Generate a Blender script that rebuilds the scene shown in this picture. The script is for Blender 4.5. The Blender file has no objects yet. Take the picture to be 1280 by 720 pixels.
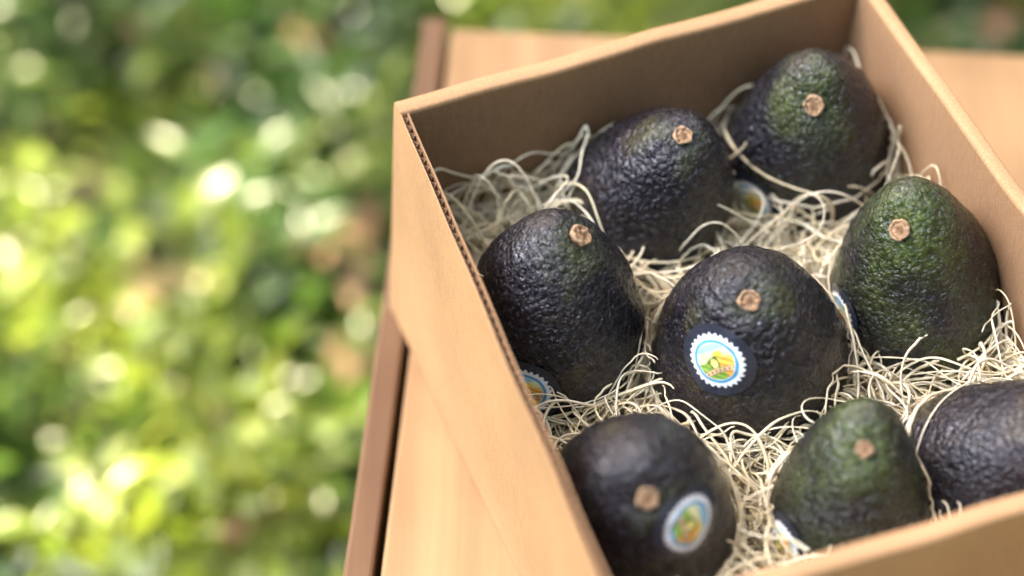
import bpy, math, random
import numpy as np
from mathutils import Vector, Matrix, noise
from mathutils.bvhtree import BVHTree

rng = np.random.default_rng(7)
random.seed(7)
scene = bpy.context.scene
scene.view_settings.view_transform = 'Standard'
scene.view_settings.look = 'None'
scene.view_settings.exposure = 0.0

SKY_STR = .92
SUN_STR = 36.0

# ------------------------------------------------------------------ helpers
def link(o):
    scene.collection.objects.link(o); return o

def mesh_obj(name, verts, faces, mat=None, parent=None, smooth=True, cols=None):
    me = bpy.data.meshes.new(name)
    verts = np.asarray(verts, dtype=np.float32).reshape(-1, 3)
    if isinstance(faces, np.ndarray):
        n, k = faces.shape
        me.vertices.add(len(verts)); me.vertices.foreach_set('co', verts.ravel())
        me.loops.add(n*k); me.loops.foreach_set('vertex_index', faces.ravel().astype(np.int32))
        me.polygons.add(n)
        me.polygons.foreach_set('loop_start', np.arange(0, n*k, k, dtype=np.int32))
        me.update(calc_edges=True)
    else:
        me.from_pydata([tuple(v) for v in verts.tolist()], [], faces)
    me.validate()
    if smooth:
        me.polygons.foreach_set('use_smooth', np.ones(len(me.polygons), dtype=bool))
    if cols is not None:
        a = me.color_attributes.new('Col', 'FLOAT_COLOR', 'POINT')
        c = np.ones((len(verts), 4), dtype=np.float32); c[:, :3] = cols
        a.data.foreach_set('color', c.ravel())
    if mat: me.materials.append(mat)
    o = link(bpy.data.objects.new(name, me))
    if parent: o.parent = parent
    return o

def empty(name, loc=(0, 0, 0)):
    e = bpy.data.objects.new(name, None); e.empty_display_size = .05
    link(e); return e

def new_mat(name):
    m = bpy.data.materials.new(name); m.use_nodes = True
    nt = m.node_tree; b = nt.nodes['Principled BSDF']
    return m, nt, b

def N(nt, typ, **kw):
    n = nt.nodes.new(typ)
    for k, v in kw.items():
        if k in n.inputs: n.inputs[k].default_value = v
        else: setattr(n, k, v)
    return n

def ramp(nt, stops, fac=None):
    r = nt.nodes.new('ShaderNodeValToRGB')
    el = r.color_ramp.elements
    while len(el) < len(stops): el.new(.5)
    for e, (p, c) in zip(el, stops):
        e.position = p; e.color = (*c, 1) if len(c) == 3 else c
    if fac is not None: nt.links.new(fac, r.inputs[0])
    return r

def mixc(nt, fac, a, b, mode='MIX'):
    m = nt.nodes.new('ShaderNodeMix'); m.data_type = 'RGBA'; m.blend_type = mode
    for sock, v in ((m.inputs[0], fac), (m.inputs[6], a), (m.inputs[7], b)):
        if hasattr(v, 'links'): nt.links.new(v, sock)
        elif isinstance(v, (int, float)): sock.default_value = v
        else: sock.default_value = (*v, 1)
    return m.outputs[2]

def bump(nt, h, strength, dist, prev=None):
    b = nt.nodes.new('ShaderNodeBump'); b.inputs['Strength'].default_value = strength
    b.inputs['Distance'].default_value = dist
    nt.links.new(h, b.inputs['Height'])
    if prev is not None: nt.links.new(prev, b.inputs['Normal'])
    return b.outputs[0]

# ------------------------------------------------------------------ materials
def mat_cardboard(name, base=(.385, .228, .110)):
    m, nt, b = new_mat(name)
    tc = N(nt, 'ShaderNodeTexCoord')
    n1 = N(nt, 'ShaderNodeTexNoise', Scale=14., Detail=5.); nt.links.new(tc.outputs['Object'], n1.inputs['Vector'])
    mp = N(nt, 'ShaderNodeMapping'); mp.inputs['Scale'].default_value = (900, 900, 120)
    nt.links.new(tc.outputs['Object'], mp.inputs['Vector'])
    n2 = N(nt, 'ShaderNodeTexNoise', Scale=1., Detail=3.); nt.links.new(mp.outputs[0], n2.inputs['Vector'])
    n3 = N(nt, 'ShaderNodeTexNoise', Scale=1500., Detail=2.); nt.links.new(tc.outputs['Object'], n3.inputs['Vector'])
    d = tuple(x*.78 for x in base); l = tuple(min(1, x*1.14) for x in base)
    r = ramp(nt, [(.3, d), (.7, l)], n1.outputs[0])
    lo = tuple(x*.58 for x in base); hi = tuple(min(1, x*1.5) for x in base)
    c = mixc(nt, .20, r.outputs[0], ramp(nt, [(.3, lo), (.7, hi)], n2.outputs[0]).outputs[0])
    c = mixc(nt, .15, c, ramp(nt, [(.42, tuple(x*.3 for x in base)), (.6, hi)], n3.outputs[0]).outputs[0])
    nt.links.new(c, b.inputs['Base Color'])
    b.inputs['Roughness'].default_value = .78
    b.inputs['Specular IOR Level'].default_value = .2
    bb = bump(nt, n2.outputs[0], .25, .0004)
    bb = bump(nt, n1.outputs[0], .3, .003, bb)
    nt.links.new(bb, b.inputs['Normal'])
    return m

def mat_wood(name, base, dark, scale=1.0, rot=0.0):
    m, nt, b = new_mat(name)
    tc = N(nt, 'ShaderNodeTexCoord')
    mp = N(nt, 'ShaderNodeMapping'); mp.inputs['Scale'].default_value = (60*scale, 3*scale, 60*scale)
    mp.inputs['Rotation'].default_value = (0, 0, rot)
    nt.links.new(tc.outputs['Object'], mp.inputs['Vector'])
    n1 = N(nt, 'ShaderNodeTexNoise', Scale=1., Detail=6., Roughness=.6, Distortion=.6); nt.links.new(mp.outputs[0], n1.inputs['Vector'])
    n2 = N(nt, 'ShaderNodeTexNoise', Scale=7., Detail=4.); nt.links.new(tc.outputs['Object'], n2.inputs['Vector'])
    r = ramp(nt, [(.25, dark), (.62, base)], n1.outputs[0])
    r2 = ramp(nt, [(.3, (.66, .60, .54)), (.65, (1, 1, 1))], n2.outputs[0])
    c = mixc(nt, 1., r.outputs[0], r2.outputs[0], 'MULTIPLY')
    nt.links.new(c, b.inputs['Base Color'])
    b.inputs['Roughness'].default_value = .6
    b.inputs['Specular IOR Level'].default_value = .3
    nt.links.new(bump(nt, n1.outputs[0], .3, .001), b.inputs['Normal'])
    return m

def mat_flat(name, col, rough=.8, var=.3, scale=200.):
    m, nt, b = new_mat(name)
    tc = N(nt, 'ShaderNodeTexCoord')
    n1 = N(nt, 'ShaderNodeTexNoise', Scale=scale, Detail=4.); nt.links.new(tc.outputs['Object'], n1.inputs['Vector'])
    r = ramp(nt, [(.3, tuple(x*(1-var) for x in col)), (.7, tuple(min(1, x*(1+var)) for x in col))], n1.outputs[0])
    nt.links.new(r.outputs[0], b.inputs['Base Color']); b.inputs['Roughness'].default_value = rough
    nt.links.new(bump(nt, n1.outputs[0], .4, .0005), b.inputs['Normal'])
    return m

def mat_vcol(name, rough=.6, trans=0., noise_scale=None, spec=.4, coat=0., bmp=0.):
    m, nt, b = new_mat(name)
    at = N(nt, 'ShaderNodeVertexColor'); at.layer_name = 'Col'
    c = at.outputs[0]
    if noise_scale:
        tc = N(nt, 'ShaderNodeTexCoord')
        n1 = N(nt, 'ShaderNodeTexNoise', Scale=noise_scale, Detail=3.); nt.links.new(tc.outputs['Object'], n1.inputs['Vector'])
        c = mixc(nt, 1., c, ramp(nt, [(.3, (.85, .82, .76)), (.6, (1, 1, 1))], n1.outputs[0]).outputs[0], 'MULTIPLY')
        if bmp: nt.links.new(bump(nt, n1.outputs[0], bmp, .0006), b.inputs['Normal'])
    nt.links.new(c, b.inputs['Base Color'])
    b.inputs['Roughness'].default_value = rough
    b.inputs['Specular IOR Level'].default_value = spec
    b.inputs['Coat Weight'].default_value = coat
    b.inputs['Coat Roughness'].default_value = .15
    if trans > 0:
        t = N(nt, 'ShaderNodeBsdfTranslucent'); nt.links.new(c, t.inputs[0])
        mx = N(nt, 'ShaderNodeMixShader'); mx.inputs[0].default_value = trans
        nt.links.new(b.outputs[0], mx.inputs[1]); nt.links.new(t.outputs[0], mx.inputs[2])
        nt.links.new(mx.outputs[0], nt.nodes['Material Output'].inputs[0])
    return m

def mat_avocado(name, green, seed):
    m, nt, b = new_mat(name)
    tc = N(nt, 'ShaderNodeTexCoord')
    at = N(nt, 'ShaderNodeVertexColor'); at.layer_name = 'Col'   # R: nearness to the stem
    sp = N(nt, 'ShaderNodeSeparateColor'); nt.links.new(at.outputs[0], sp.inputs[0])
    mp = N(nt, 'ShaderNodeMapping'); mp.inputs['Location'].default_value = (seed*3.1, seed*1.7, seed)
    nt.links.new(tc.outputs['Object'], mp.inputs['Vector']); V = mp.outputs[0]
    big = N(nt, 'ShaderNodeTexNoise', Scale=45., Detail=3.); nt.links.new(V, big.inputs['Vector'])
    med = N(nt, 'ShaderNodeTexNoise', Scale=380., Detail=4., Roughness=.6, Distortion=.5); nt.links.new(V, med.inputs['Vector'])
    vor = N(nt, 'ShaderNodeTexVoronoi', Scale=520.); vor.feature = 'SMOOTH_F1'; vor.inputs['Smoothness'].default_value = .4
    wv = mixc(nt, .004, V, med.outputs['Color'], 'ADD')
    nt.links.new(wv, vor.inputs['Vector'])
    fine = N(nt, 'ShaderNodeTexNoise', Scale=1500., Detail=3.); nt.links.new(V, fine.inputs['Vector'])
    dark = ramp(nt, [(.30, (.0045, .0042, .0075)), (.55, (.009, .0075, .012)), (.75, (.036, .018, .012))], big.outputs[0]).outputs[0]
    grn = ramp(nt, [(.3, (.016, .030, .004)), (.7, (.080, .115, .016))], med.outputs[0]).outputs[0]
    ma = N(nt, 'ShaderNodeMath', operation='MULTIPLY_ADD'); nt.links.new(big.outputs[0], ma.inputs[0]); ma.inputs[1].default_value = 2.0; ma.inputs[2].default_value = -1.15 + green
    mb = N(nt, 'ShaderNodeMath', operation='MULTIPLY_ADD'); nt.links.new(sp.outputs[0], mb.inputs[0]); mb.inputs[1].default_value = .42+.9*max(0, green); nt.links.new(ma.outputs[0], mb.inputs[2]); mb.use_clamp = True
    c = mixc(nt, mb.outputs[0], dark, grn)
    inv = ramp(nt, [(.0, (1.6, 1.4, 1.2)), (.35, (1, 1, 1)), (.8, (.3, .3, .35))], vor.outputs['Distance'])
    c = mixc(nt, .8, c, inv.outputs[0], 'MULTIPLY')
    spk = ramp(nt, [(.62, (0, 0, 0)), (.70, (1, 1, 1))], fine.outputs[0])
    mc = N(nt, 'ShaderNodeMath', operation='MULTIPLY'); nt.links.new(spk.outputs[0], mc.inputs[0]); mc.inputs[1].default_value = .28
    c = mixc(nt, mc.outputs[0], c, (.15, .11, .055))
    nt.links.new(c, b.inputs['Base Color'])
    rr = ramp(nt, [(.3, (.14,)*3), (.7, (.34,)*3)], med.outputs[0])
    nt.links.new(rr.outputs[0], b.inputs['Roughness'])
    b.inputs['Specular IOR Level'].default_value = .58
    vi = N(nt, 'ShaderNodeMath', operation='MULTIPLY'); nt.links.new(vor.outputs['Distance'], vi.inputs[0]); vi.inputs[1].default_value = -1.
    bb = bump(nt, vi.outputs[0], .75, .0012)
    bb = bump(nt, med.outputs[0], .7, .0013, bb)
    bb = bump(nt, fine.outputs[0], .25, .0003, bb)
    nt.links.new(bb, b.inputs['Normal'])
    return m

M_card = mat_cardboard('cardboard')
M_card_shaded = mat_cardboard('cardboard_inner_shaded', (.285, .166, .082))  # darker copy: the dimmer light inside the box is put into the colour
M_flute = mat_flat('cardboard_flute', (.17, .10, .048), .9)
M_ply = mat_wood('plywood', (.40, .255, .118), (.28, .16, .072))
M_edge = mat_wood('plywood_edge', (.19, .105, .050), (.10, .052, .026))
M_stem = mat_vcol('avocado_stem', .8, 0., 900., .2, 0., .8)
M_straw = mat_vcol('wood_wool_fibre', .5, .15, 300., .35)
M_leaf = mat_vcol('ground_leaf', .33, .38, None, .5)
M_litter = mat_vcol('dry_leaf', .7, .0, 60., .3)
M_crown = mat_vcol('tree_leaf', .5, .0, None, .3)
M_bark = mat_flat('bark', (.12, .085, .06), .9, .5, 30.)
M_stick = mat_vcol('sticker_print', .42, 0., None, .4, .1)
M_film = mat_flat('sticker_film', (.026, .031, .042), .16, .2, 900.)

# ------------------------------------------------------------------ camera
cam_d = bpy.data.cameras.new('camera'); cam = link(bpy.data.objects.new('camera', cam_d))
cam.location = (-.0933, -.5547, 1.1751)
cam.rotation_euler = (math.radians(90-48.02), 0, 0)
cam_d.sensor_width = 36; cam_d.lens = 79.47
cam_d.clip_start = .01; cam_d.clip_end = 600
cam_d.dof.use_dof = True; cam_d.dof.focus_distance = .850; cam_d.dof.aperture_fstop = 2.8
scene.camera = cam
VIEWPT = Vector(cam.location)

# ------------------------------------------------------------------ sky + sun
L = Vector((-.30, .57, .766)).normalized()
w = bpy.data.worlds.new('World'); scene.world = w; w.use_nodes = True
nt = w.node_tree; bg = nt.nodes['Background']
sk = nt.nodes.new('ShaderNodeTexSky'); sk.sky_type = 'NISHITA'; sk.sun_disc = False
sk.sun_elevation = math.asin(L.z); sk.sun_rotation = math.atan2(L.x, L.y)
sk.dust_density = 2.0; sk.air_density = 1.0
skyc = mixc(nt, 1., sk.outputs[0], (1.0, .79, .60), 'MULTIPLY')
# bright sky patch high on the left, added for soft light and highlights
tc = N(nt, 'ShaderNodeTexCoord')
nrmz = N(nt, 'ShaderNodeVectorMath', operation='NORMALIZE'); nt.links.new(tc.outputs['Generated'], nrmz.inputs[0])
cn = N(nt, 'ShaderNodeTexNoise', Scale=4.5, Detail=5.); nt.links.new(nrmz.outputs[0], cn.inputs['Vector'])
dt = N(nt, 'ShaderNodeVectorMath', operation='DOT_PRODUCT'); nt.links.new(nrmz.outputs[0], dt.inputs[0])
dt.inputs[1].default_value = Vector((-.62, -.10, .78)).normalized()
ad = N(nt, 'ShaderNodeMath', operation='MULTIPLY_ADD'); nt.links.new(cn.outputs[0], ad.inputs[0]); ad.inputs[1].default_value = .16; nt.links.new(dt.outputs['Value'], ad.inputs[2])
mr = N(nt, 'ShaderNodeMapRange'); nt.links.new(ad.outputs[0], mr.inputs[0])
mr.inputs[1].default_value = 1.01; mr.inputs[2].default_value = 1.06; mr.interpolation_type = 'SMOOTHSTEP'
sky_patch = mixc(nt, 1., skyc, (13., 13., 13.), 'MULTIPLY')
nt.links.new(mixc(nt, mr.outputs[0], skyc, sky_patch), bg.inputs[0])
bg.inputs[1].default_value = SKY_STR
sd = bpy.data.lights.new('sun', 'SUN'); sd.energy = SUN_STR; sd.angle = math.radians(.5); sd.color = (1, .86, .60)
so = link(bpy.data.objects.new('sun', sd)); so.rotation_euler = (-L).to_track_quat('-Z', 'Y').to_euler()

# ------------------------------------------------------------------ cardboard box
ZB = .4505; ZT = .5736
TOP = dict(A=(-.1390, .0840), B=(.0515, .1629), C=(.1435, -.0889), D=(-.0592, -.1588))
BOT = dict(A=(-.1455, .0867), B=(.0480, .1660), C=(.1450, -.0870), D=(-.0475, -.1620))
box = empty('cardboard_box')

def v2(t): return np.array(t, float)
def sweep_wall(name, k0, k1, prof, mat, trim0=0., trim1=0., n=48, bulge=.0012, seed=0, inner_from=None):
    """profile [(inward offset, height 0..1, absolute dz)] swept along the wall k0->k1."""
    T0, T1, B0, B1 = v2(TOP[k0]), v2(TOP[k1]), v2(BOT[k0]), v2(BOT[k1])
    d = (T1-T0); Lw = np.linalg.norm(d); d /= Lw
    nrm = np.array([-d[1], d[0]])
    cen = (v2(TOP['A'])+v2(TOP['C']))/2
    if nrm @ (cen-T0) < 0: nrm = -nrm
    vs = []; m = len(prof)
    for i in range(n+1):
        t = (trim0 + (Lw-trim0-trim1)*i/n)/Lw
        for (s, h, dz) in prof:
            hh = h
            xy = (B0*(1-hh)+T0*hh)*(1-t) + (B1*(1-hh)+T1*hh)*t
            wv = bulge*math.sin(math.pi*t)*(noise.noise(Vector((t*4, h*2+seed, seed*3.3)))*1.5)
            xy = xy + nrm*(s+wv)
            z = ZB+(ZT-ZB)*hh+dz + (.0006*noise.noise(Vector((t*9, seed, 1))) if h > .9 else 0)
            vs.append((xy[0], xy[1], z))
    fs = []; mi = []
    for i in range(n):
        for j in range(m):
            a = i*m+j; b_ = i*m+(j+1) % m
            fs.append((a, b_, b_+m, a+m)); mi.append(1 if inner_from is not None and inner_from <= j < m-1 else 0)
    fs.append(tuple(range(m))[::-1]); fs.append(tuple(n*m+j for j in range(m))); mi += [0, 0]
    o = mesh_obj(name, vs, fs, mat, box, True)
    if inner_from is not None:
        o.data.materials.append(M_card_shaded)
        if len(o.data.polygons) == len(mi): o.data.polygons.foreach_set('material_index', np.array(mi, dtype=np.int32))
    es = o.modifiers.new('es', 'EDGE_SPLIT'); es.split_angle = math.radians(38)
    return o

def folded(T):  # double wall with a rounded folded top
    pr = [(0, h, 0) for h in np.linspace(0, .97, 6)]
    r = T/2
    for a in np.linspace(0, math.pi, 9):
        c = math.cos(a)
        pr.append((r - r*math.copysign(abs(c)**.5, c), 1.0, -.0022 + .0022*math.sin(a)**.6))
    pr += [(T, h, 0) for h in np.linspace(.97, 0, 6)]
    return pr
TB = .0075
sweep_wall('back_wall', 'A', 'B', folded(TB), M_card, 0, 0, seed=1, inner_from=14)
sweep_wall('right_wall', 'B', 'C', folded(.006), M_card, TB+.0003, TB+.0003, seed=2, inner_from=14)
sweep_wall('front_wall', 'D', 'C', folded(TB), M_card, 0, 0, seed=3, inner_from=14)
def sheet(s0, s1): 
    return [(s0, h, 0) for h in np.linspace(0, 1, 7)] + [(s1, h, 0) for h in np.linspace(1, 0, 7)]
sweep_wall('left_wall_outer_liner', 'A', 'D', sheet(0, .0006), M_card, TB+.0007, TB+.0006, seed=4)
sweep_wall('left_wall_inner_liner', 'A', 'D', sheet(.0030, .0036), M_card_shaded, TB+.0007, TB+.0006, seed=4)
T0, T1, B0, B1 = (v2(q) for q in (TOP['A'], TOP['D'], BOT['A'], BOT['D']))
Lw = np.linalg.norm(T1-T0); d = (T1-T0)/Lw; nr = np.array([-d[1], d[0]])
if nr @ (np.array([0, 0])-T0) < 0: nr = -nr
vs = []; fs = []; nf = 900
HS = list(np.linspace(0, 1, 7)[:-1])+[.99]; nh = len(HS)
for i in range(nf+1):
    t = (TB+.001+(Lw-2*TB-.002)*i/nf)/Lw
    s = .00180+.00105*math.sin(2*math.pi*t*Lw/.0046)
    for h in HS:
        wv = .0012*math.sin(math.pi*t)*(noise.noise(Vector((t*4, h*2+4, 4*3.3)))*1.5)
        xy = (B0*(1-h)+T0*h)*(1-t)+(B1*(1-h)+T1*h)*t + nr*(s+wv)
        vs.append((xy[0], xy[1], ZB+(ZT-ZB)*h-.0001))
for i in range(nf):
    for j in range(nh-1):
        a = i*nh+j; fs.append((a, a+1, a+nh+1, a+nh))
fl = mesh_obj('left_wall_fluting', vs, fs, M_flute, box)
sm = fl.modifiers.new('s', 'SOLIDIFY'); sm.thickness = .00028; sm.offset = 0
fl_v = [(*BOT[k], ZB+.0005) for k in 'ABCD']+[(*BOT[k], ZB+.004) for k in 'ABCD']
cen = np.mean([BOT[k] for k in 'ABCD'], axis=0)
fl_v = [(cen[0]+(x-cen[0])*.95, cen[1]+(y-cen[1])*.95, z) for x, y, z in fl_v]
mesh_obj('bottom_panel', fl_v, [(3, 2, 1, 0), (4, 5, 6, 7), (0, 1, 5, 4), (1, 2, 6, 5), (2, 3, 7, 6), (3, 0, 4, 7)], M_card_shaded, box, False)

# ------------------------------------------------------------------ avocados
# centre, width, lean (right, up-slope, toward the open side), tip ratio, neck taper, green amount, stem offset (half widths)
AV = [
 ((.0290, .1165, .5075), .0725, (.02, .54, .84), 1.00, .31, .14, (.0, .64)),
 ((-.0392, .0905, .5088), .0680, (.26, .50, .83), .92, .26, -.05, (.40, .82)),
 ((-.0785, .0208, .5072), .0735, (.04, .64, .77), .92, .27, .0, (.28, 1.02)),
 ((-.0022, .0072, .5083), .0748, (-.05, .48, .87), .86, .19, .0, (-.06, .60)),
 ((.0662, .0368, .5067), .0700, (-.14, .58, .80), 1.06, .33, .42, (-.32, .78)),
 ((-.0480, -.0708, .5130), .0695, (.0, .36, .93), .84, .17, -.02, (.06, .20)),
 ((.0292, -.0670, .5083), .0580, (.02, .68, .73), .98, .30, .46, (.02, .86)),
 ((.0792, -.0462, .5080), .0625, (.62, .50, .60), .98, .24, -.05, (1.1, .60)),
]
AVINFO = []
def local_frame(c):
    vF = (c-VIEWPT).normalized(); vR = vF.cross(Vector((0, 0, 1))).normalized(); vU = vR.cross(vF)
    return vR, vU, vF
def build_avocado(idx, c, W, axc, tip, taper, green, stem):
    par = empty('avocado'); c = Vector(c)
    cR, cU, cF = local_frame(c)
    ax = (cR*axc[0]+cU*axc[1]-cF*axc[2]).normalized()
    Lt = W*tip; Lb = W*.53
    e1 = ax.orthogonal().normalized(); e2 = ax.cross(e1)
    sd_ = None
    want = cR*(stem[0]*W/2)+cU*(stem[1]*W/2)
    best = 9
    for i in range(0, 60):
        for j in range(72):
            ph = math.radians(i); th = math.radians(j*5)
            z = math.cos(ph); u = z*Lt; r = W/2*math.sqrt(max(0, 1-z**2.15))*(1-taper*z**1.3)
            q = ax*u+e1*r*math.cos(th)+e2*r*math.sin(th)
            if q.dot(-cF) < 0: continue
            dd = q-want; dd = math.hypot(dd.dot(cR), dd.dot(cU))
            if dd < best: best = dd; sd_ = q.copy()
    nu, nv = 160, 200
    vs = []; cols = []
    b = W/2
    for i in range(nu+1):
        ph = math.pi*i/nu
        z = math.cos(ph); u = z*(Lt if z > 0 else Lb)
        if z >= 0: r = b*math.sqrt(max(0, 1-z**2.15))*(1-taper*z**1.3)
        else: r = b*math.sqrt(max(0, 1-(-z)**2.1))
        if i in (0, nu): r = 0
        for j in range(nv):
            th = 2*math.pi*j/nv
            pt = e1*(r*math.cos(th)) + e2*(r*math.sin(th)) + ax*u
            nrm = pt.normalized()
            o = Vector((idx*7.3, idx*2.1, 0))
            dsp = .0022*noise.noise(pt*30+o) + .0008*noise.noise(pt*100+o) + .00050*noise.noise(pt*300+o) + .00022*noise.noise(pt*620+o)
            ds = (pt-sd_).length
            if ds < .012:
                k = 1-ds/.012
                dsp -= .0020*k*k*(3-2*k)
            pt = pt + nrm*dsp
            vs.append(c+pt)
            cols.append((max(0, 1-ds/(W*.42)), 0, 0))
    fs = []
    for i in range(nu):
        for j in range(nv):
            a = i*nv+j; b_ = i*nv+(j+1) % nv
            fs.append((a, a+nv, b_+nv, b_))
    vs = [tuple(v) for v in vs]
    mesh_obj('skin', vs, np.array(fs), mat_avocado('avocado_skin_%d' % idx, green, idx+1), par, True, cols)
    bvh = BVHTree.FromPolygons(vs, fs)
    h = bvh.ray_cast(c+sd_*1.5, -sd_.normalized())
    tipc = h[0]; n = sd_.normalized()*.3+ (h[1] if h[1].dot(sd_) > 0 else -h[1])*.7; n.normalize()
    f1 = n.orthogonal().normalized(); f2 = n.cross(f1)
    sv = []; sf = []; sc_l = []; ns = 48
    DK, MD, LT = (.10, .055, .028), (.30, .18, .095), (.42, .29, .17)
    ring = [(.0034, -.0015, DK), (.0041, .0003, DK), (.0046, .0012, MD), (.0046, .0021, LT), (.0041, .0029, LT), (.0036, .0028, MD), (.0031, .0021, MD), (.0026, .0020, LT), (.0018, .0024, MD), (.0009, .0026, (.20, .11, .055))]
    sc = W/.0735*(.86+.10*random.random())
    for k, (rr, hh0, cc_) in enumerate(ring):
        for j in range(ns):
            th = 2*math.pi*j/ns
            q = rr*sc*(1+.20*noise.noise(Vector((math.cos(th)*1.6+idx, math.sin(th)*1.6, k*.25)))+.07*noise.noise(Vector((math.cos(th)*6+idx, math.sin(th)*6, k*.5))))
            hh = hh0*sc+.0009*noise.noise(Vector((math.cos(th)*2*rr*300, math.sin(th)*2*rr*300, idx)))
            sv.append(tuple(tipc+f1*q*math.cos(th)+f2*q*math.sin(th)+n*hh))
            g = .8+.5*noise.noise(Vector((math.cos(th)*rr*900, math.sin(th)*rr*900, idx*3+k)))
            sc_l.append(tuple(x*g for x in cc_))
    for k in range(len(ring)-1):
        for j in range(ns):
            a = k*ns+j; b_ = k*ns+(j+1) % ns
            sf.append((a, b_, b_+ns, a+ns))
    sf.append(tuple((len(ring)-1)*ns+j for j in range(ns)))
    mesh_obj('stem_button', sv, sf, M_stem, par, True, np.array(sc_l))
    AVINFO.append((np.array(c), np.array(ax), W, Lt, Lb, taper))
    return par, bvh, c

FILM = (.09, .13, .18)
def sticker_col(u, v):
    r = math.hypot(u, v); a = math.atan2(v, u)
    tri = abs(((a/(2*math.pi)*28) % 1)-.5)*2
    edge = .87+.12*tri
    if r > edge: return FILM
    if r > .78: return (.84, .86, .83)
    if r > .67: return (.07, .33, .52)
    if r > .64: return (.70, .76, .70)
    vb = v+.38-.10*math.cos(u*2.4)
    if abs(vb) < .10: 
        return (.26, .12, .04) if abs(vb) > .075 or (abs(vb) < .035 and math.sin(u*38) > -.1) else (.72, .56, .30)
    if v > .12+.10*math.sin(u*5+1):
        if math.hypot(u-.22, v-.2) < .17: return (.95, .68, .08)
        return (.30, .60, .72) if v > .38 else (.80, .78, .38)
    e = ((u+.05)/.20)**2+((v+.02)/.27)**2
    if e < .45: return (.80, .72, .22)
    if e < 1: return (.04, .16, .03)
    if math.sin((u*.8+v)*26) > 0: return (.14, .34, .05) if u < .15 else (.80, .34, .05)
    return (.36, .48, .08) if u < .15 else (.90, .58, .10)

def build_sticker(par, bvh, c, W, dx, dy, Rs, rot):
    cR, cU, cF = local_frame(c)
    hit = (None,)
    sc_ = 1.
    while hit[0] is None:
        hit = bvh.ray_cast(c+cR*(dx*sc_*W/2)+cU*(dy*sc_*W/2)-cF*.15, cF); sc_ *= .97
    P = hit[0]; n0 = hit[1] if hit[1].dot(P-c) > 0 else -hit[1]
    t1 = n0.orthogonal().normalized(); t2 = n0.cross(t1); n = n0.copy()
    for a in range(12):
        q = P+(t1*math.cos(a*math.pi/6)+t2*math.sin(a*math.pi/6))*Rs*.6
        h = bvh.ray_cast(q+n0*.02, -n0)
        if h[0] is not None: n += h[1] if h[1].dot(P-c) > 0 else -h[1]
    n.normalize()
    up = (cU - n*cU.dot(n)).normalized(); rt = up.cross(n).normalized()
    nr_, na = 48, 180
    vs = []; cols = []
    for i in range(nr_+1):
        rho = i/nr_
        for j in range(na):
            a = 2*math.pi*j/na
            x, y = rho*math.cos(a)*Rs, rho*math.sin(a)*Rs
            q = P+rt*x+up*y+n*.02
            h = bvh.ray_cast(q, -n)
            pt = h[0] if h[0] is not None else q-n*.02
            vs.append(pt)
            ca, sa = math.cos(rot), math.sin(rot)
            X, Y = rho*math.cos(a)/.80, rho*math.sin(a)/.80
            cols.append(sticker_col(X*ca+Y*sa, -X*sa+Y*ca))
    A = np.array([tuple(v) for v in vs]).reshape(nr_+1, na, 3)
    for _ in range(14):
        Bm = A.copy()
        Bm[1:-1] = (A[:-2]+A[2:]+np.roll(A, 1, 1)[1:-1]+np.roll(A, -1, 1)[1:-1])/4
        Bm[0] = A[1].mean(0)
        Bm[-1] = (A[-1]+np.roll(A[-1], 1, 0)+np.roll(A[-1], -1, 0))/3
        A = Bm
    A = A+np.array(n)*.00065
    vs = A.reshape(-1, 3)
    f1 = []
    for i in range(nr_):
        for j in range(na):
            a = i*na+j; b_ = i*na+(j+1) % na
            f1.append((a, b_, b_+na, a+na))
    C = np.array(cols)
    o = mesh_obj('sticker', vs, np.array(f1), M_stick, par, True, C)
    o.data.materials.append(M_film)
    mi = np.zeros(len(o.data.polygons), dtype=np.int32)
    flag = (np.abs(C-np.array(FILM)).sum(1) < 1e-4)
    for q, f in enumerate(f1):
        if sum(flag[list(f)]) >= 3: mi[q] = 1
    o.data.polygons.foreach_set('material_index', mi)

STK = {3: (-.31, -.04, .0148, .35), 2: (-.25, -.56, .0142, .25), 5: (.53, -.02, .0142, -.9),
       4: (-.80, -.26, .0130, .1), 6: (-.76, -.50, .0120, .4), 0: (-.54, -.50, .0128, .2)}
for i, rec in enumerate(AV):
    par, bvh, cc = build_avocado(i, *rec)
    if i in STK:
        dx, dy, Rs, rot = STK[i]
        build_sticker(par, bvh, cc, rec[1], dx, dy, Rs, rot)

# ------------------------------------------------------------------ wood wool
poly = [v2(TOP[k]) for k in 'ABCD']; cenb = np.mean(poly, axis=0)
planes = []
for i in range(4):
    a, b_ = poly[i], poly[(i+1) % 4]
    dd = (b_-a)/np.linalg.norm(b_-a); nn = np.array([-dd[1], dd[0]])
    if nn @ (cenb-a) < 0: nn = -nn
    planes.append((a+nn*(.006 if i == 3 else .0095), nn))
def push(P, extra, depth=1.):
    for c, ax, W, Lt, Lb, tp_ in AVINFO:
        v = P-c; u = v @ ax; rad = v-np.outer(u, ax); rr = np.linalg.norm(rad, axis=1)+1e-9
        q = np.where(u >= 0, np.clip(u/Lt, 0, 1), np.clip(-u/Lb, 0, 1))
        Rr = (W/2)*np.sqrt(np.clip(1-q**2.12, 0, 1))*np.where(u >= 0, 1-tp_*q**1.3, 1.)+extra
        ins = (rr < Rr) & (u < Lt+.001) & (u > -Lb) & (rr > Rr-depth)
        f = np.where(ins, Rr/rr, 1.)
        P = c+np.outer(u, ax)+rad*f[:, None]
    for a, nn in planes:
        dpt = (P[:, :2]-a) @ nn
        m = dpt < 0
        P[m, :2] -= np.outer(dpt[m], nn)
    return P
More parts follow.
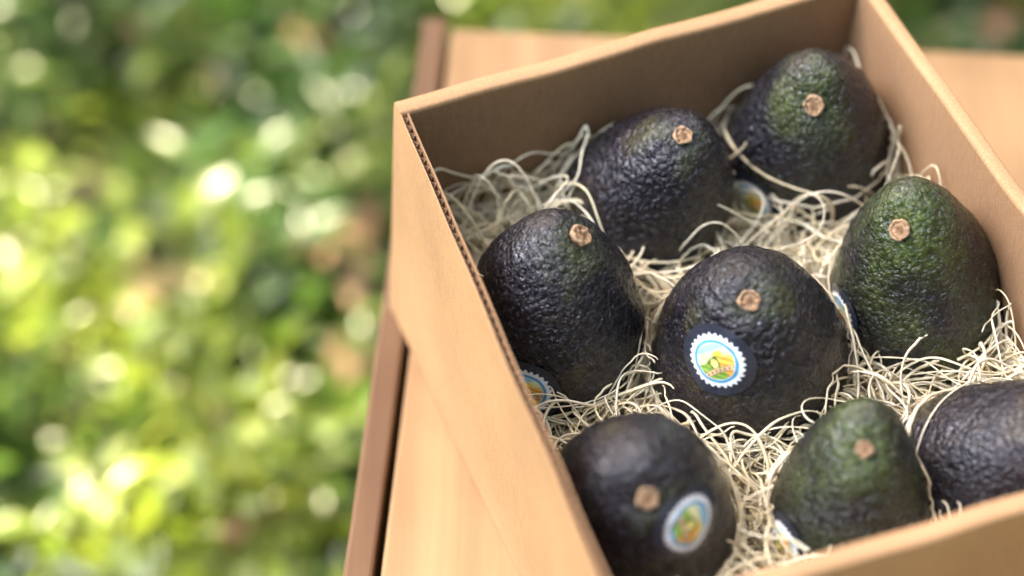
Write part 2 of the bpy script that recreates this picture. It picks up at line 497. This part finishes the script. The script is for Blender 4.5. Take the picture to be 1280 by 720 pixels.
def inside(P):
    r = np.zeros(len(P), bool)
    for c, ax, W, Lt, Lb, tp_ in AVINFO:
        v = P-c; u = v @ ax; rr = np.linalg.norm(v-np.outer(u, ax), axis=1)
        q = np.where(u >= 0, np.clip(u/Lt, 0, 1), np.clip(-u/Lb, 0, 1))
        Rr = (W/2)*np.sqrt(np.clip(1-q**2.12, 0, 1))*np.where(u >= 0, 1-tp_*q**1.3, 1.)-.003
        r |= (rr < Rr) & (u < Lt) & (u > -Lb)
    return r
def inbox():
    while True:
        q = np.array([rng.uniform(-.14, .15), rng.uniform(-.16, .165)])
        if all((q-a) @ nn > .002 for a, nn in planes): return q
SV = []; SF = []; SC = []; vo = 0
def add_tube(P, wdt, thk, col):
    global vo
    n = len(P)
    T = np.gradient(P, axis=0); T /= np.linalg.norm(T, axis=1)[:, None]+1e-9
    tw = rng.uniform(0, 6.28)+np.cumsum(rng.normal(0, .12, n))
    ref = np.array([0, 0, 1.])
    S = np.cross(T, ref); S /= np.linalg.norm(S, axis=1)[:, None]+1e-6
    Nn = np.cross(S, T)
    s2 = S*np.cos(tw)[:, None]+Nn*np.sin(tw)[:, None]; n2 = -S*np.sin(tw)[:, None]+Nn*np.cos(tw)[:, None]
    tp = np.ones(n); tp[0] = tp[-1] = .4
    tp = tp*(1+.15*np.sin(np.arange(n)*.5+rng.uniform(0, 6)))
    ring = [P+s2*(wdt/2*tp)[:, None], P+n2*(thk/2), P-s2*(wdt/2*tp)[:, None], P-n2*(thk/2)]
    V = np.stack(ring, 1).reshape(-1, 3)
    i = np.arange(n-1)[:, None]*4; k = np.arange(4)[None]
    a = vo+i+k; b_ = vo+i+(k+1) % 4
    SF.append(np.stack([a, b_, b_+4, a+4], -1).reshape(-1, 4))
    SV.append(V); vo += 4*n
    SC.append(np.tile(col, (4*n, 1)))
def add_strand(P, wdt, thk, col):
    """drop the stretches that would run through a fruit: the strand passes beneath it"""
    ins = inside(P); i = 0; n = len(P)
    while i < n:
        if ins[i]: i += 1; continue
        j = i
        while j < n and not ins[j]: j += 1
        if j-i > 4: add_tube(P[i:j], wdt, thk, col)
        i = j
def strand(start, z0, length, curl, zamp, arch=0., wrap=False):
    step = .0020; n = int(length/step)
    h = rng.uniform(0, 6.28)
    k = np.zeros(n); kk = rng.normal(0, curl)
    for i in range(n):
        kk = kk*.90+rng.normal(0, curl*.45); k[i] = kk
    hd = h+np.cumsum(k*step)
    P = np.zeros((n, 3))
    P[:, 0] = start[0]+np.cumsum(np.cos(hd))*step; P[:, 1] = start[1]+np.cumsum(np.sin(hd))*step
    t = np.linspace(0, 1, n)
    ph = rng.uniform(0, 6.28, 3)
    P[:, 2] = z0+zamp*(np.sin(t*length*55+ph[0])*.6+np.sin(t*length*130+ph[1])*.4)+arch*np.sin(math.pi*t)**1.3
    dp = 1. if wrap else .004
    P = push(P, .0012+rng.uniform(0, .003), dp)
    for _ in range(2):
        P[1:-1] = (P[:-2]+2*P[1:-1]+P[2:])/4
    P = push(P, .0010, dp)
    P[:, 2] = np.maximum(P[:, 2], .456)
    return P
def scol():
    b_ = rng.uniform(.88, 1.06); y = rng.uniform(-.03, .06)
    return np.minimum(np.array([.95*b_, (.85-y*.5)*b_, (.60-y*1.6)*b_]), .95)
for i in range(1700):
    z0 = rng.uniform(.468, .500)
    add_strand(strand(inbox(), z0, rng.uniform(.05, .18), 52, .006), rng.uniform(.0010, .0018), .0006, scol())
for i in range(900):
    wr = rng.uniform() < .10
    add_strand(strand(inbox(), rng.uniform(.493, .507), rng.uniform(.04, .14), 68, .007, rng.uniform(0, .017), wr), rng.uniform(.0008, .0015), .0006, scol())
LOOPS = [(-.098, .060, 44, .040), (-.075, .085, 28, .040), (.000, .128, 18, .040), (.070, .098, 32, .044), (.100, .02, 22, .030),
         (.040, .002, 26, .024), (-.03, -.035, 24, .022), (.115, -.01, 24, .028), (.0, -.09, 26, .024), (.033, .065, 28, .028), (-.035, .052, 16, .020), (-.075, -.02, 8, .016), (.06, -.075, 16, .024)]
for (x, y, cnt, ar) in LOOPS:
    for i in range(cnt):
        q = np.array([x, y])+rng.normal(0, .013, 2)
        add_strand(strand(q, rng.uniform(.492, .508), rng.uniform(.05, .14), 58, .008, rng.uniform(.3, 1.)*ar, rng.uniform() < .4), rng.uniform(.0008, .0014), .0006, scol())
wool = empty('wood_wool')
mesh_obj('fibres', np.concatenate(SV), np.concatenate(SF), M_straw, wool, True, np.concatenate(SC))
nx = 70; vs = []; fs = []
for i in range(nx+1):
    for j in range(nx+1):
        s, t = i/nx, j/nx
        A_, B_, C_, D_ = [cenb+(q-cenb)*.93 for q in poly]
        q = (A_*(1-s)+B_*s)*(1-t)+(D_*(1-s)+C_*s)*t
        z = .470+.006*noise.noise(Vector((q[0]*60, q[1]*60, 0)))+.003*noise.noise(Vector((q[0]*250, q[1]*250, 3)))
        vs.append((q[0], q[1], z))
for i in range(nx):
    for j in range(nx):
        a = i*(nx+1)+j; fs.append((a, a+1, a+nx+2, a+nx+1))
mesh_obj('packed_layer', vs, fs, mat_flat('packed_wool', (.62, .52, .34), .9, .5, 400.), wool)

# ------------------------------------------------------------------ wooden crate (upturned) under the box
crate = empty('wooden_crate')
ang = math.radians(-4.0); ca, sa = math.cos(ang), math.sin(ang)
corner = Vector((-.1365, .268, 0))
def cr(u, v, z): return (corner.x+u*ca+v*sa*1.0, corner.y+u*sa-v*ca*1.0+0, z)
def cbox(name, u0, u1, v0, v1, z0, z1, mat, bev=.0015):
    vs = [cr(u0, v0, z0), cr(u1, v0, z0), cr(u1, v1, z0), cr(u0, v1, z0), cr(u0, v0, z1), cr(u1, v0, z1), cr(u1, v1, z1), cr(u0, v1, z1)]
    o = mesh_obj(name, vs, [(0, 1, 2, 3), (7, 6, 5, 4), (4, 5, 1, 0), (5, 6, 2, 1), (6, 7, 3, 2), (7, 4, 0, 3)], mat, crate, False)
    b_ = o.modifiers.new('b', 'BEVEL'); b_.width = bev; b_.segments = 2
    return o
CW, CD = .56, .66
cbox('end_panel', 0, .0115, -.006, CD, 0.02, .4500, M_edge)
cbox('end_panel_2', CW-.0115, CW, -.006, CD, 0.02, .4500, M_edge)
cbox('top_board', .0145, CW-.016, 0, CD-.004, .436, .4490, M_ply)
cbox('corner_batten', .0130, .045, .004, .035, .03, .434, M_edge)
cbox('corner_batten_2', .0130, .045, CD-.04, CD-.01, .03, .434, M_edge)
cbox('corner_batten_3', CW-.045, CW-.013, .004, .035, .03, .434, M_edge)
cbox('corner_batten_4', CW-.045, CW-.013, CD-.04, CD-.01, .03, .434, M_edge)
for k, z in enumerate((.05, .18, .31)):
    cbox('back_slat_%d' % k, .0125, CW-.0125, -.008, .003, z, z+.1, M_ply)
    cbox('front_slat_%d' % k, .0125, CW-.0125, CD-.009, CD+.002, z, z+.1, M_ply)

# ------------------------------------------------------------------ ground
m, nt, b = new_mat('soil_and_grass')
tc = N(nt, 'ShaderNodeTexCoord')
n1 = N(nt, 'ShaderNodeTexNoise', Scale=9., Detail=8.); nt.links.new(tc.outputs['Object'], n1.inputs['Vector'])
n2 = N(nt, 'ShaderNodeTexNoise', Scale=.6, Detail=5.); nt.links.new(tc.outputs['Object'], n2.inputs['Vector'])
c1 = ramp(nt, [(.35, (.05, .032, .02)), (.5, (.04, .07, .015)), (.65, (.08, .12, .025))], n1.outputs[0]).outputs[0]
c2 = ramp(nt, [(.3, (.6, .6, .5)), (.7, (1, 1, 1))], n2.outputs[0]).outputs[0]
nt.links.new(mixc(nt, 1., c1, c2, 'MULTIPLY'), b.inputs['Base Color']); b.inputs['Roughness'].default_value = .95
nt.links.new(bump(nt, n1.outputs[0], .6, .03), b.inputs['Normal'])
G = 150
gv = []; gf = []
ticks = [-G, -40, -12, -5] + list(np.linspace(-2.5, 3.5, 60)) + [6, 12, 40, G]
for x in ticks:
    for y in ticks:
        z = .012*noise.noise(Vector((x*2.2, y*2.2, 0))) if abs(x) < 6 and abs(y) < 6 else 0
        gv.append((x, y, z))
k = len(ticks)
for i in range(k-1):
    for j in range(k-1):
        a = i*k+j; gf.append((a, a+k, a+k+1, a+1))
mesh_obj('ground', gv, gf, m)

def leaves(name, X, Y, Z, ln, wd, yaw, pitch, rollv, cols, mat, droop=.25):
    n = len(X)
    loc = np.array([[0, 0, 0], [.5, .42, 1], [.30, 0, 0.2], [.5, -.42, 1], [.72, 0, .1], [1, 0, 0]])
    lx = loc[:, 0][None]*ln[:, None]
    ly = loc[:, 1][None]*wd[:, None]
    lz = loc[:, 2][None]*wd[:, None]*.16 - droop*(loc[:, 0][None]**2)*ln[:, None]
    cr_, sr_ = np.cos(rollv)[:, None], np.sin(rollv)[:, None]
    ly, lz = ly*cr_-lz*sr_, ly*sr_+lz*cr_
    cp, sp_ = np.cos(pitch)[:, None], np.sin(pitch)[:, None]
    lx, lz = lx*cp-lz*sp_, lx*sp_+lz*cp
    cy, sy = np.cos(yaw)[:, None], np.sin(yaw)[:, None]
    wx, wy = lx*cy-ly*sy, lx*sy+ly*cy
    V = np.stack([wx+X[:, None], wy+Y[:, None], lz+Z[:, None]], -1).reshape(-1, 3)
    base = (np.arange(n)*6)[:, None, None]
    tris = np.array([[0, 2, 1], [0, 3, 2], [1, 2, 4], [2, 3, 4], [1, 4, 5], [4, 3, 5]])[None]
    F = (base+tris).reshape(-1, 3)
    return mesh_obj(name, V, F, mat, None, True, np.repeat(cols, 6, axis=0))

def nz(X, Y, s, o=0.):
    return np.array([noise.noise(Vector((float(x)*s+o, float(y)*s-o, o))) for x, y in zip(X, Y)])
n1_ = 31000; n2_ = 22000
X = np.concatenate([rng.uniform(-.95, .75, n1_), rng.uniform(-3.2, 3.2, n2_)])
Y = np.concatenate([rng.uniform(.0, 1.35, n1_), rng.uniform(-2.2, 4.2, n2_)])
incr = (X > -.16) & (X < .46) & (Y > -.43) & (Y < .27)
X, Y = X[~incr], Y[~incr]
cl = nz(X, Y, 9., 31.)+.5*nz(X, Y, 22., 5.)
fleck_clump = np.exp(-((X+.345)**2+(Y-.265)**2)/.09**2)  # paler, denser leaves added to brighten the sun fleck here by colour
cl = cl*(1-.6*fleck_clump)+.45*fleck_clump
keep = rng.uniform(0, 1, len(X)) < np.clip(.70+1.2*cl, .15, 1)
X, Y, cl, fleck_clump = X[keep], Y[keep], cl[keep], fleck_clump[keep]
n = len(X)
Z = np.abs(rng.normal(0, .026, n))*(1+cl)+.012+.03*np.clip(cl, 0, 1)
ln = rng.uniform(.018, .050, n); wd = ln*rng.uniform(.3, .6, n)
tone = nz(X, Y, 6., 11.)+rng.normal(0, .22, n)+.5*fleck_clump
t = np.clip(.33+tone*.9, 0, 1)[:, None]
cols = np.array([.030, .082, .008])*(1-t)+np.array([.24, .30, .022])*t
cols *= rng.uniform(.55, 1.15, n)[:, None]
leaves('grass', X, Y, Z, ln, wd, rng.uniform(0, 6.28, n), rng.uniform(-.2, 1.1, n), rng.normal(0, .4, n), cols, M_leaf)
n = 1000
X = rng.uniform(-1.6, 1.6, n); Y = rng.uniform(-.5, 2.2, n); 
mk = ~((X > -.2) & (X < .5) & (Y > -.5) & (Y < .3)); X, Y = X[mk], Y[mk]; n = len(X)
ln = rng.uniform(.04, .09, n)
base = np.array([[.17, .10, .05], [.22, .135, .075], [.13, .07, .04], [.25, .17, .09]])[rng.integers(0, 4, n)]
leaves('leaf_litter', X, Y, rng.uniform(.010, .066, n), ln, ln*rng.uniform(.4, .6, n), rng.uniform(0, 6.28, n), rng.normal(0, .2, n), rng.normal(0, .35, n), base*rng.uniform(.8, 1.2, n)[:, None], M_litter, .1)

# ------------------------------------------------------------------ shade tree standing behind, out of the picture
tree = empty('shade_tree')
def tube(name, pts, rads, mat, par, ns=12):
    vs = []; fs = []
    for i, (q, r) in enumerate(zip(pts, rads)):
        q = Vector(q); a = Vector(pts[min(i+1, len(pts)-1)])-Vector(pts[max(i-1, 0)]); a.normalize()
        e = a.orthogonal().normalized() if abs(a.z) < .9 else Vector((1, 0, 0)); e = (e-a*e.dot(a)).normalized(); g = a.cross(e)
        for j in range(ns):
            th = 2*math.pi*j/ns; rr = r*(1+.12*noise.noise(Vector((math.cos(th)*2, math.sin(th)*2, i*.5))))
            vs.append(tuple(q+e*rr*math.cos(th)+g*rr*math.sin(th)))
    for i in range(len(pts)-1):
        for j in range(ns):
            a = i*ns+j; b_ = i*ns+(j+1) % ns; fs.append((a, b_, b_+ns, a+ns))
    return mesh_obj(name, vs, fs, mat, par)
CC = Vector((-.05, .45, 0))+L*3.6
base = Vector((CC.x-.5, CC.y+.9, 0))
tube('trunk', [base, base+Vector((.03, -.05, .8)), base+Vector((.12, -.2, 1.5)), base+Vector((.2, -.3, 2.2)), CC+Vector((-.35, .45, .1))], [.17, .13, .115, .09, .05], M_bark, tree)
for k in range(9):
    a = k*2.4; e = CC+Vector((math.cos(a)*1.2, math.sin(a)*1.2, .1+.35*math.sin(k*1.7)))
    s = base+Vector((.2, -.3, 2.2))*(.75+.03*k)
    tube('limb_%d' % k, [s, s.lerp(e, .5)+Vector((0, 0, .12)), e], [.03, .014, .005], M_bark, tree, 8)
nl = 15000
Q = rng.normal(0, 1, (nl, 3)); Q /= np.linalg.norm(Q, axis=1)[:, None]
Q *= (rng.uniform(0, 1, nl)**.4)[:, None]
Q = Q*np.array([1.45, 1.45, .7])+np.array(CC)
# gaps in the crown: sun flecks that fall on these places on the ground (x, y, radius)
BEAMS = [(-.345, .262, .060), (-.385, .275, .045), (-.33, .33, .02), (-.302, .500, .042), (-.270, .555, .036), (-.33, .57, .024),
         (-.335, .47, .028), (-.205, .395, .030), (-.235, .445, .026), (-.26, .41, .020), (-.445, .57, .020), (-.46, .49, .014),
         (-.31, .39, .022), (-.39, .42, .012), (-.24, .67, .034), (-.11, .78, .042), (-.06, .80, .042), (-.20, .34, .020), (-.43, .70, .010),
         (-.28, .63, .026), (-.25, .31, .014), (-.30, .53, .028), (.30, .83, .034), (.2, .90, .034), (-.28, .75, .018), (-.6, .5, .03), (-.55, .8, .04), (-.7, .3, .03), (.0, 1.0, .04)]
Ln = np.array(L)
ln = rng.uniform(.08, .14, nl)
ok = np.ones(nl, bool)
for (x, y, r) in BEAMS:
    v = Q-np.array([x, y, .06]); d_ = np.linalg.norm(v-np.outer(v @ Ln, Ln), axis=1)
    ok &= d_ > r*.9+ln*.45
Q = Q[ok]; ln = ln[ok]; n = len(Q)
cc = np.array([.05, .10, .02])*rng.uniform(.6, 1.5, n)[:, None]
yaw = rng.uniform(0, 6.28, n)
crown = leaves('crown', Q[:, 0]-np.cos(yaw)*ln*.5, Q[:, 1]-np.sin(yaw)*ln*.5, Q[:, 2], ln, ln*.6, yaw, rng.normal(0, .35, n), rng.normal(0, .5, n), cc, M_crown)
crown.parent = tree

# unseen foliage ring, added to darken reflections and block sky except on the left
nb = 9000
a = np.radians(rng.uniform(-125, 100, nb)); rad = rng.uniform(4.6, 6.2, nb)
H_ = 3.6+1.2*np.sin(a*3+1)+.6*np.sin(a*7)
z = rng.uniform(0, 1, nb)**.8*H_
ln = rng.uniform(.25, .5, nb)
cc = np.array([.045, .075, .02])*rng.uniform(.5, 1.6, nb)[:, None]
leaves('foliage_blocker', np.cos(a)*rad, .2+np.sin(a)*rad, z, ln, ln*.6, rng.uniform(0, 6.28, nb), rng.normal(0, .6, nb), rng.normal(0, .6, nb), cc, M_crown)
